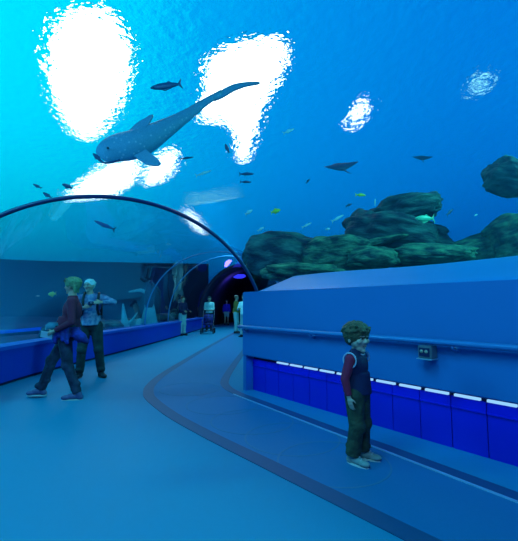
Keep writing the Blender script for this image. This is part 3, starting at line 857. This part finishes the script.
def person(name, base, fdir, H, J, label, style, vox=.010, detail=True, hdir=None, group=None):
    """J: joints in metres, local frame (x right, y forward, z up)"""
    f = Vector((*fdir, 0)).normalized(); root = empty(name, base, math.atan2(-f.x, f.y)); tag(root, label, 'person', group)
    j = {k: Vector(v) for k, v in J.items()}; s = H / 1.72 * style.get('thick', 1)
    hs = style.get('head', .116) * (H / 1.72 if 'head' not in style else 1)
    hf = Vector((*(hdir or (0, 1)), 0)).normalized()
    bm = new()
    L, e = head(bm, j['head'], hs, hf)
    neck = j['neck']
    cone(bm, neck - V(0, 0, .04 * s), .062 * s, j['head'] + V(0, -.01, -.35 * hs), .052 * s)
    ch, pv = j['chest'], j['pelvis']; tw = style.get('tw', 1)
    ell(bm, ch, (.15 * s * tw, .10 * s * tw, .17 * s)); ell(bm, (ch + pv) / 2, (.125 * s * tw, .09 * s * tw, .16 * s)); ell(bm, pv, (.15 * s * tw, .11 * s * tw, .12 * s))
    for k in 'lr':
        sh, el, wr = j['sh_' + k], j['el_' + k], j['wr_' + k]
        caps(bm, [(ch + V(0, 0, .12 * s), .06 * s), (sh, .052 * s), (el, .038 * s), (wr, .025 * s)], 12)
        hip, kn, an = j['hip_' + k], j['kn_' + k], j['an_' + k]
        caps(bm, [(hip, .085 * s), (kn, .055 * s), (an, .036 * s)], 12)
        toe = j['toe_' + k]
        caps(bm, [(an - V(0, 0, .02 * s), .036 * s), (toe, .028 * s)], 10)
        hd = j.get('hd_' + k, wr - el); pn = j.get('pn_' + k, V(-1 if k == 'r' else 1, .2, 0))
        hand(bm, wr, hd, pn, style.get('hand', s), style.get('curl', .35), 1 if k == 'r' else -1)
    b = remeshed('body', bm, M[style.get('skin', 'skin')], root, vox, 2)
    if detail: face(root, L, e, hs)
    # --- top
    bm = new(); g = 1.10 * tw
    ell(bm, ch + V(0, 0, .0), (.155 * s * g, .115 * s * g, .185 * s)); ell(bm, (ch + pv) / 2 - V(0, 0, .01), (.14 * s * g, .108 * s * g, .19 * s))
    hem = style.get('hem', -.02) * s
    cone(bm, pv + V(0, 0, hem), .165 * s * tw, (ch + pv) / 2 + V(0, 0, .05), .145 * s * tw, 24)
    # flatten the skirt of the top front to back
    caps(bm, [(j['sh_l'], .062 * s), (ch + V(0, 0, .13 * s), .085 * s), (j['sh_r'], .062 * s)], 14)
    cone(bm, ch + V(0, 0, .12 * s), .085 * s, neck + V(0, .0, style.get('collar', .0) * s), .068 * s, 16)
    slv = style.get('sleeve', 'long')

    def sleeves(bm, rr=1.0):
        for k in 'lr':
            sh, el, wr = j['sh_' + k], j['el_' + k], j['wr_' + k]
            if slv == 'long':
                caps(bm, [(sh, .064 * s * rr), (el, .050 * s * rr), (wr.lerp(el, .08), .037 * s * rr)], 12, ends=False); ell(bm, sh, (.064 * s * rr,) * 3)
            else:
                caps(bm, [(sh, .066 * s), (sh.lerp(el, .75), .058 * s)], 12, ends=False); ell(bm, sh, (.066 * s,) * 3)
    if style.get('vest'):
        v = style['vest']
        bm2 = new(); sleeves(bm2); cone(bm2, neck - V(0, 0, .04 * s), .066 * s, neck + V(0, 0, .035 * s), .058 * s, 16)
        remeshed('sweater', bm2, M[style['top']], root, vox, 3)
        remeshed('vest', bm, M[v], root, vox, 12)
        bm2 = new(); pts = [neck + V(math.cos(a) * .072 * s, math.sin(a) * .074 * s + .012, .002 + math.sin(a) * -.018) for a in [2 * PI * q / 24 for q in range(24)]]
        tube(bm2, pts, .009 * s, 8, closed=True); obj('collar_trim', bm2, M['trim'], root)
        for k in 'lr':
            sh, el = j['sh_' + k], j['el_' + k]; sg = 1 if k == 'r' else -1
            bm2 = new(); pts = [sh + V(sg * .028 * s, math.cos(a) * .075 * s, math.sin(a) * .082 * s - .008) for a in [2 * PI * q / 24 for q in range(24)]]
            tube(bm2, pts, .009 * s, 8, closed=True); obj('armhole_trim', bm2, M['trim'], root)
    else:
        sleeves(bm); remeshed('top', bm, M[style['top']], root, vox, 4)
    # --- trousers
    bm = new(); ell(bm, pv - V(0, 0, .03 * s), (.165 * s * tw, .125 * s * tw, .13 * s)); sh_ = style.get('shorts')
    tf = style.get('trw', 1.0)
    for k in 'lr':
        hip, kn, an = j['hip_' + k], j['kn_' + k], j['an_' + k]
        if sh_: caps(bm, [(hip, .098 * s), (kn.lerp(hip, .15), .080 * s)], 14, ends=False); ell(bm, hip, (.098 * s,) * 3)
        else:
            caps(bm, [(hip, .098 * s * tf), (kn, .072 * s * tf), (an + V(0, 0, -.005 * s), style.get('cuff', .060) * s * tf)], 14, ends=False); ell(bm, hip, (.098 * s * tf,) * 3)
            ell(bm, kn + V(0, .01, .0), (.076 * s * tf, .078 * s * tf, .09 * s * tf)); ell(bm, an + V(0, .02 * s, .05 * s), (.064 * s * tf, .07 * s * tf, .05 * s))
            ell(bm, an.lerp(kn, .3) + V(0, -.015 * s, 0), (.066 * s * tf, .07 * s * tf, .05 * s))
    if style.get('skirt'):
        cone(bm, pv - V(0, 0, .55 * s), .22 * s, pv, .15 * s, 20)
    remeshed('trousers', bm, M[style['legs']], root, vox, 3)
    # --- shoes
    for k in 'lr':
        an, toe = j['an_' + k], j['toe_' + k]; d = (toe - an); d.z = 0; d.normalize(); zg = toe.z - .030 * s
        ht = an.copy(); ht.z = zg + .035 * s
        bm = new(); heel = ht - d * .035 * s; ctr = heel.lerp(toe, .5); yw = math.atan2(-d.x, d.y)
        ell(bm, heel, (.045 * s, .05 * s, .04 * s), (0, 0, yw), 14, 8); ell(bm, toe + V(0, 0, .005), (.050 * s, .075 * s, .036 * s), (0, 0, yw), 14, 8)
        ell(bm, ctr + V(0, 0, .015 * s), (.043 * s, .10 * s, .045 * s), (0, 0, yw), 14, 8); cone(bm, heel, .045 * s, an + V(0, 0, .03 * s), .043 * s)
        so = remeshed('shoe', bm, M[style['shoes']], root, max(vox * .8, .006), 2)
        if detail:
            bm = new(); L2 = (toe - heel).length / 2 + .05 * s; cc = heel.lerp(toe, .55); cc.z = zg - .002
            ell(bm, cc, (.052 * s, L2 * 1.06, .018 * s), (0, 0, yw), 20, 8); obj('sole', bm, M['sole' if style['shoes'] != 'shoe' else 'shoe'], so)
    # --- hair
    if style.get('hair'):
        bm = new(); rnd = random.Random(len(label)); vol = style.get('hairvol', 1.0)
        ell(bm, L(0, -.16, .33), (.77 * hs * vol, .86 * hs * vol, .74 * hs * vol), e)
        ell(bm, L(0, -.40, -.02), (.66 * hs * vol, .50 * hs, .55 * hs), e)
        for q in range(style.get('tufts', 60)):
            a = rnd.uniform(0, 2 * PI); zz = rnd.uniform(.1, 1.0); rr_ = math.sqrt(max(.05, 1 - zz * zz))
            x, y, z = math.cos(a) * rr_ * .76 * vol, -.16 + math.sin(a) * rr_ * .86 * vol, .33 + zz * .72 * vol
            if y > .35 and z < .50: z = .52 + rnd.random() * .4; y = min(y, .58)
            ell(bm, L(x, y, z), (rnd.uniform(.10, .17) * hs, rnd.uniform(.10, .2) * hs, rnd.uniform(.08, .15) * hs), (rnd.random(), rnd.random(), rnd.random()), 8, 6)
        if style.get('fringe', True):
            for q in range(9):
                x = -.5 + q * .125; caps(bm, [(L(x, .50, .80), .10 * hs), (L(x * 1.05, .70 - abs(x) * .35, .47 + .05 * rnd.random()), .055 * hs)], 8)
        if style.get('long'):
            for q in range(10):
                x = -.65 + q * .145; caps(bm, [(L(x, -.45, .2), .2 * hs), (L(x * 1.1, -.55, -.7), .13 * hs)], 8)
        remeshed('hair', bm, M[style['hair']], root, max(.006, vox * .8), 1)
    root['_'] = 0; del root['_']
    return root, j, L, e, hs, s


# ---- boy
H = 1.12
bf = (.80, -.60)
JB = dict(head=(0, .01, 1.0), neck=(0, 0, .885), chest=(0, 0, .775), pelvis=(0, 0, .575),
          sh_l=(-.122, 0, .84), el_l=(-.150, -.06, .69), wr_l=(-.13, -.05, .56), sh_r=(.122, 0, .84), el_r=(.165, -.035, .685), wr_r=(.160, -.005, .545),
          hip_l=(-.062, 0, .54), kn_l=(-.070, .015, .30), an_l=(-.075, 0, .075), toe_l=(-.085, .105, .026),
          hip_r=(.062, 0, .54), kn_r=(.070, .015, .30), an_r=(.075, -.02, .075), toe_r=(.095, .08, .026))
bp = G(359, 461.5)
boy, j, L, e, hs, s = person('person', bp, bf, H, JB, 'small boy in a navy vest over a maroon sweater, standing by the right wall', dict(
    head=.118, thick=1.12, top='maroon', vest='navy', legs='khaki', shoes='sneaker', hair='hair', hairvol=1.16, tufts=150, skin='skinb', tw=.98, trw=1.16, cuff=.072, hand=.72, hem=-.03, curl=.4), vox=.0055, hdir=(.42, 1))
# laces on sneakers
for sh in [c_ for c_ in boy.children if c_.name.startswith('shoe')]:
    k = 'l' if sh.name == 'shoe' else 'r'; an, toe = j['an_' + k], j['toe_' + k]
    bm = new()
    for q in range(3):
        p = an.lerp(toe, .45 + .18 * q); p.z = .085 - q * .014; tube(bm, [p + V(-.02, 0, -.003), p + V(0, 0, .006), p + V(.02, 0, -.003)], .0035, 6)
    obj('laces', bm, M['sole'], sh)

# ---- walking woman
JW = dict(head=(0, -.04, 1.545), neck=(0, -.055, 1.385), chest=(0, -.06, 1.20), pelvis=(0, .0, .90),
          sh_l=(-.175, -.10, 1.32), el_l=(-.23, -.14, 1.05), wr_l=(-.20, .10, .93), sh_r=(.175, -.02, 1.32), el_r=(.23, .0, 1.06), wr_r=(.19, .22, .93),
          hip_l=(-.085, 0, .87), kn_l=(-.09, -.06, .47), an_l=(-.09, -.20, .095), toe_l=(-.10, -.065, .03),
          hip_r=(.085, 0, .87), kn_r=(.10, .22, .50), an_r=(.10, .345, .115), toe_r=(.10, .47, .06))
wp = G(64, 398.5)
wo, j, L, e, hs, s = person('person', wp, (-1, -.12), 1.66, JW, 'woman in maroon sweater and jeans striding left, blue jacket around her hips', dict(
    top='maroonw', legs='jeans', shoes='shoep', hair='hairw', hairvol=1.16, tufts=90, skin='skin', long=True, fringe=True, collar=.03, hem=.05, tw=1.02, trw=1.02, curl=.8), vox=.010)
bm = new()   # jacket tied round the hips
for q in range(18):
    a = 2 * PI * q / 18; caps(bm, [(j['pelvis'] + V(math.cos(a) * .165, math.sin(a) * .135, .06), .035), (j['pelvis'] + V(math.cos(a) * .19, math.sin(a) * .165 - .015, -.08 - .05 * math.sin(q * 2.1)), .028)], 8)
caps(bm, [(j['pelvis'] + V(-.1, -.12, .02), .07), (j['pelvis'] + V(-.14, -.24, -.06), .07), (j['pelvis'] + V(-.12, -.30, -.12), .04)], 10)
remeshed('tied_jacket', bm, M['bluecloth'], wo, .012, 2)
bm = new(); box(bm, j['pelvis'] + V(-.13, .14, .08), (.09, .17, .13), (0, 0, .5)); bmesh.ops.bevel(bm, geom=bm.edges[:], offset=.025, segments=3, affect='EDGES'); bg_ = obj('waist_bag', bm, M['tealbag'], wo)
bm = new(); tube(bm, [j['pelvis'] + V(math.cos(a) * .185, math.sin(a) * .15, .09) for a in [2 * PI * q / 24 for q in range(24)]], .014, 8, closed=True); obj('belt', bm, M['black'], wo)
bm = new(); caps(bm, [(L(-.74, .5, .62), .05 * hs), (L(-.2, .82, .66), .07 * hs), (L(.2, .82, .66), .07 * hs), (L(.74, .5, .62), .05 * hs)], 8)
for x in (-.3, .3): ell(bm, L(x, .84, .66), (.22 * hs, .07 * hs, .14 * hs), e, 12, 8)
obj('sunglasses', bm, M['black'], wo)
# paper in her hand
hp = wo.matrix_basis @ (j['wr_l'] + (j['wr_l'] - j['el_l']).normalized() * .105)
bm = new(); box(bm, (0, 0, 0), (.14, .004, .10), (.5, .2, .3)); bmesh.ops.bevel(bm, geom=bm.edges[:], offset=.001, segments=1, affect='EDGES')
o = obj('leaflet', bm, M['white'], None, False); o.location = hp; tag(o, 'pale folded leaflet held by the walking woman in the maroon sweater', 'leaflet')

# ---- man with camera
JM = dict(head=(.05, .03, 1.63), neck=(.03, 0, 1.47), chest=(.01, 0, 1.28), pelvis=(0, 0, .95),
          sh_l=(-.20, 0, 1.41), el_l=(-.40, .14, 1.33), wr_l=(-.21, .32, 1.33), sh_r=(.20, 0, 1.41), el_r=(.30, .12, 1.17), wr_r=(.06, .30, 1.24),
          hip_l=(-.09, 0, .91), kn_l=(-.15, .03, .49), an_l=(-.20, 0, .09), toe_l=(-.27, .13, .03),
          hip_r=(.09, 0, .91), kn_r=(.13, .04, .49), an_r=(.16, .0, .09), toe_r=(.18, .15, .03),
          pn_l=(1, 0, -.3), pn_r=(-1, 0, .3))
mp_ = G(89, 377)
mn, j, L, e, hs, s = person('person', mp_, (.22, -1), 1.77, JM, 'man in pale patterned shirt raising a small camera behind the walking woman', dict(
    top='plaid', legs='cargo', shoes='shoe', hair='white', hairvol=1.02, tufts=10, fringe=False, skin='skin', sleeve='long', collar=.0, hem=-.03, trw=1.12, curl=.9), vox=.010, hdir=(.45, 1))
for sg in (-1, 1):
    bm = new(); tube(bm, smooth_path([V(sg * .10, -.10, 1.44), V(sg * .12, .02, 1.50), V(sg * .125, .125, 1.38), V(sg * .12, .135, 1.22), V(sg * .15, .09, 1.10)], 5), .022, 8); obj('backpack_strap', bm, M['black'], mn)
bm = new(); box(bm, (0, -.20, 1.25), (.30, .16, .42)); bmesh.ops.bevel(bm, geom=bm.edges[:], offset=.05, segments=4, affect='EDGES'); obj('backpack', bm, M['black'], mn)
cp = mn.matrix_basis @ V(-.07, .37, 1.31); cr_ = empty('camera_device', cp, mn.rotation_euler.z); cr_.name = 'pocket_camera'
tag(cr_, 'small dark camera in the hands of the man in the patterned shirt', 'camera')
bm = new(); box(bm, (0, 0, 0), (.11, .035, .065)); bmesh.ops.bevel(bm, geom=bm.edges[:], offset=.006, segments=2, affect='EDGES'); obj('housing', bm, M['groove'], cr_, False)
bm = new(); cone(bm, (0, .015, 0), .024, (0, .045, 0), .021); obj('lens', bm, M['steel'], cr_)


def stand(H, arms='down', wide=.10):
    k = H / 1.72
    J = dict(head=(0, .02, 1.595), neck=(0, 0, 1.435), chest=(0, 0, 1.25), pelvis=(0, 0, .93),
             sh_l=(-.18, 0, 1.375), el_l=(-.24, -.02, 1.09), wr_l=(-.23, .06, .85), sh_r=(.18, 0, 1.375), el_r=(.24, -.02, 1.09), wr_r=(.23, .06, .85),
             hip_l=(-.085, 0, .89), kn_l=(-wide, .02, .48), an_l=(-wide - .01, 0, .085), toe_l=(-wide - .03, .13, .03),
             hip_r=(.085, 0, .89), kn_r=(wide, .02, .48), an_r=(wide + .01, 0, .085), toe_r=(wide + .03, .13, .03))
    if arms == 'front': J.update(el_l=(-.22, .06, 1.10), wr_l=(-.16, .30, 1.05), el_r=(.22, .06, 1.10), wr_r=(.16, .30, 1.05))
    if arms == 'up': J.update(el_l=(-.33, .1, 1.46), wr_l=(-.18, .18, 1.66), el_r=(.26, .05, 1.12), wr_r=(.14, .22, 1.15))
    return {a: tuple(c * k for c in b) for a, b in J.items()}


person('person', G(182, 335.5), (.75, -.5), 1.66, stand(1.66, 'front'), 'far man in a navy shirt and pale trousers standing by the left curb', dict(top='navy', legs='whitepants', shoes='shoe', hair='hairdark', skin='skin', trw=1.25, hand=1.0), vox=.016, detail=False)
person('person', G(209, 331.5), (0.05, -1), 1.70, stand(1.70, 'front'), 'person in a bright white top pushing the stroller', dict(top='white', legs='jeans', shoes='shoe', hair='hairdark', skin='skin', tw=1.12, hand=1.0), vox=.016, detail=False)
person('person', G(226.5, 325), (.1, -1), 1.62, stand(1.62), 'distant person in a violet shirt and pale shorts at the mouth of the dark passage', dict(top='violet', legs='whitepants', shorts=True, shoes='shoe', hair='hairdark', skin='skin', tw=1.05, hand=1.0), vox=.02, detail=False)
person('person', G(236, 333), (.9, -.2), 1.74, stand(1.74, 'front'), 'person with reddish hair and mustard top near the end of the right wall', dict(top='mustard', legs='whitepants', shoes='shoe', hair='hairred', skin='skin', trw=1.1, hand=1.0), vox=.016, detail=False)
person('person', G(244, 337), (-.5, -1), 1.70, stand(1.70, 'up'), 'person in pale clothes, arm raised, half hidden by the end of the right wall', dict(top='white', legs='whitepants', shoes='shoe', hair='hairdark', skin='skin', hand=1.0), vox=.016, detail=False)

# ---- stroller
sp = G(209, 333) + V(0, -.35, 0); st = empty('stroller', sp); tag(st, 'small blue stroller pushed by the person in the white top', 'stroller')
for k, (x, y) in enumerate(((-.27, -.32), (.27, -.32), (-.27, .25), (.27, .25))):
    bm = new(); pts = [V(x, y + math.cos(a) * .115, .135 + math.sin(a) * .115) for a in [2 * PI * q / 24 for q in range(24)]]
    tube(bm, pts, .02, 8, closed=True)
    wh = obj('wheel', bm, M['black'], st)
    bm = new(); cone(bm, (x - .02, y, .135), .03, (x + .02, y, .135), .03)
    for q in range(5):
        a = 2 * PI * q / 5; tube(bm, [V(x, y, .135), V(x, y + math.cos(a) * .11, .135 + math.sin(a) * .11)], .006, 6)
    obj('hub', bm, M['steel'], wh)
bm = new()
for x in (-.25, .25):
    tube(bm, [V(x, -.32, .13), V(x, -.05, .42), V(x, .25, .95), V(x, .36, 1.02)], .014, 8)
    tube(bm, [V(x, .25, .13), V(x, -.05, .45), V(x, -.22, .55)], .014, 8)
tube(bm, [V(-.25, .25, .14), V(.25, .25, .14)], .012, 8); tube(bm, [V(-.25, -.32, .14), V(.25, -.32, .14)], .012, 8)
obj('frame', bm, M['steel'], st)
bm = new(); tube(bm, [V(-.25, .36, 1.02), V(.25, .36, 1.02)], .022, 8); obj('handle', bm, M['black'], st)
bm = new(); box(bm, (0, -.08, .42), (.42, .34, .07)); box(bm, (0, .12, .64), (.42, .07, .46), (-.35, 0, 0)); bmesh.ops.bevel(bm, geom=bm.edges[:], offset=.025, segments=3, affect='EDGES'); obj('seat', bm, M['bluecloth'], st)
bm = new(); box(bm, (0, -.3, .25), (.36, .14, .03)); obj('footrest', bm, M['black'], st, False)
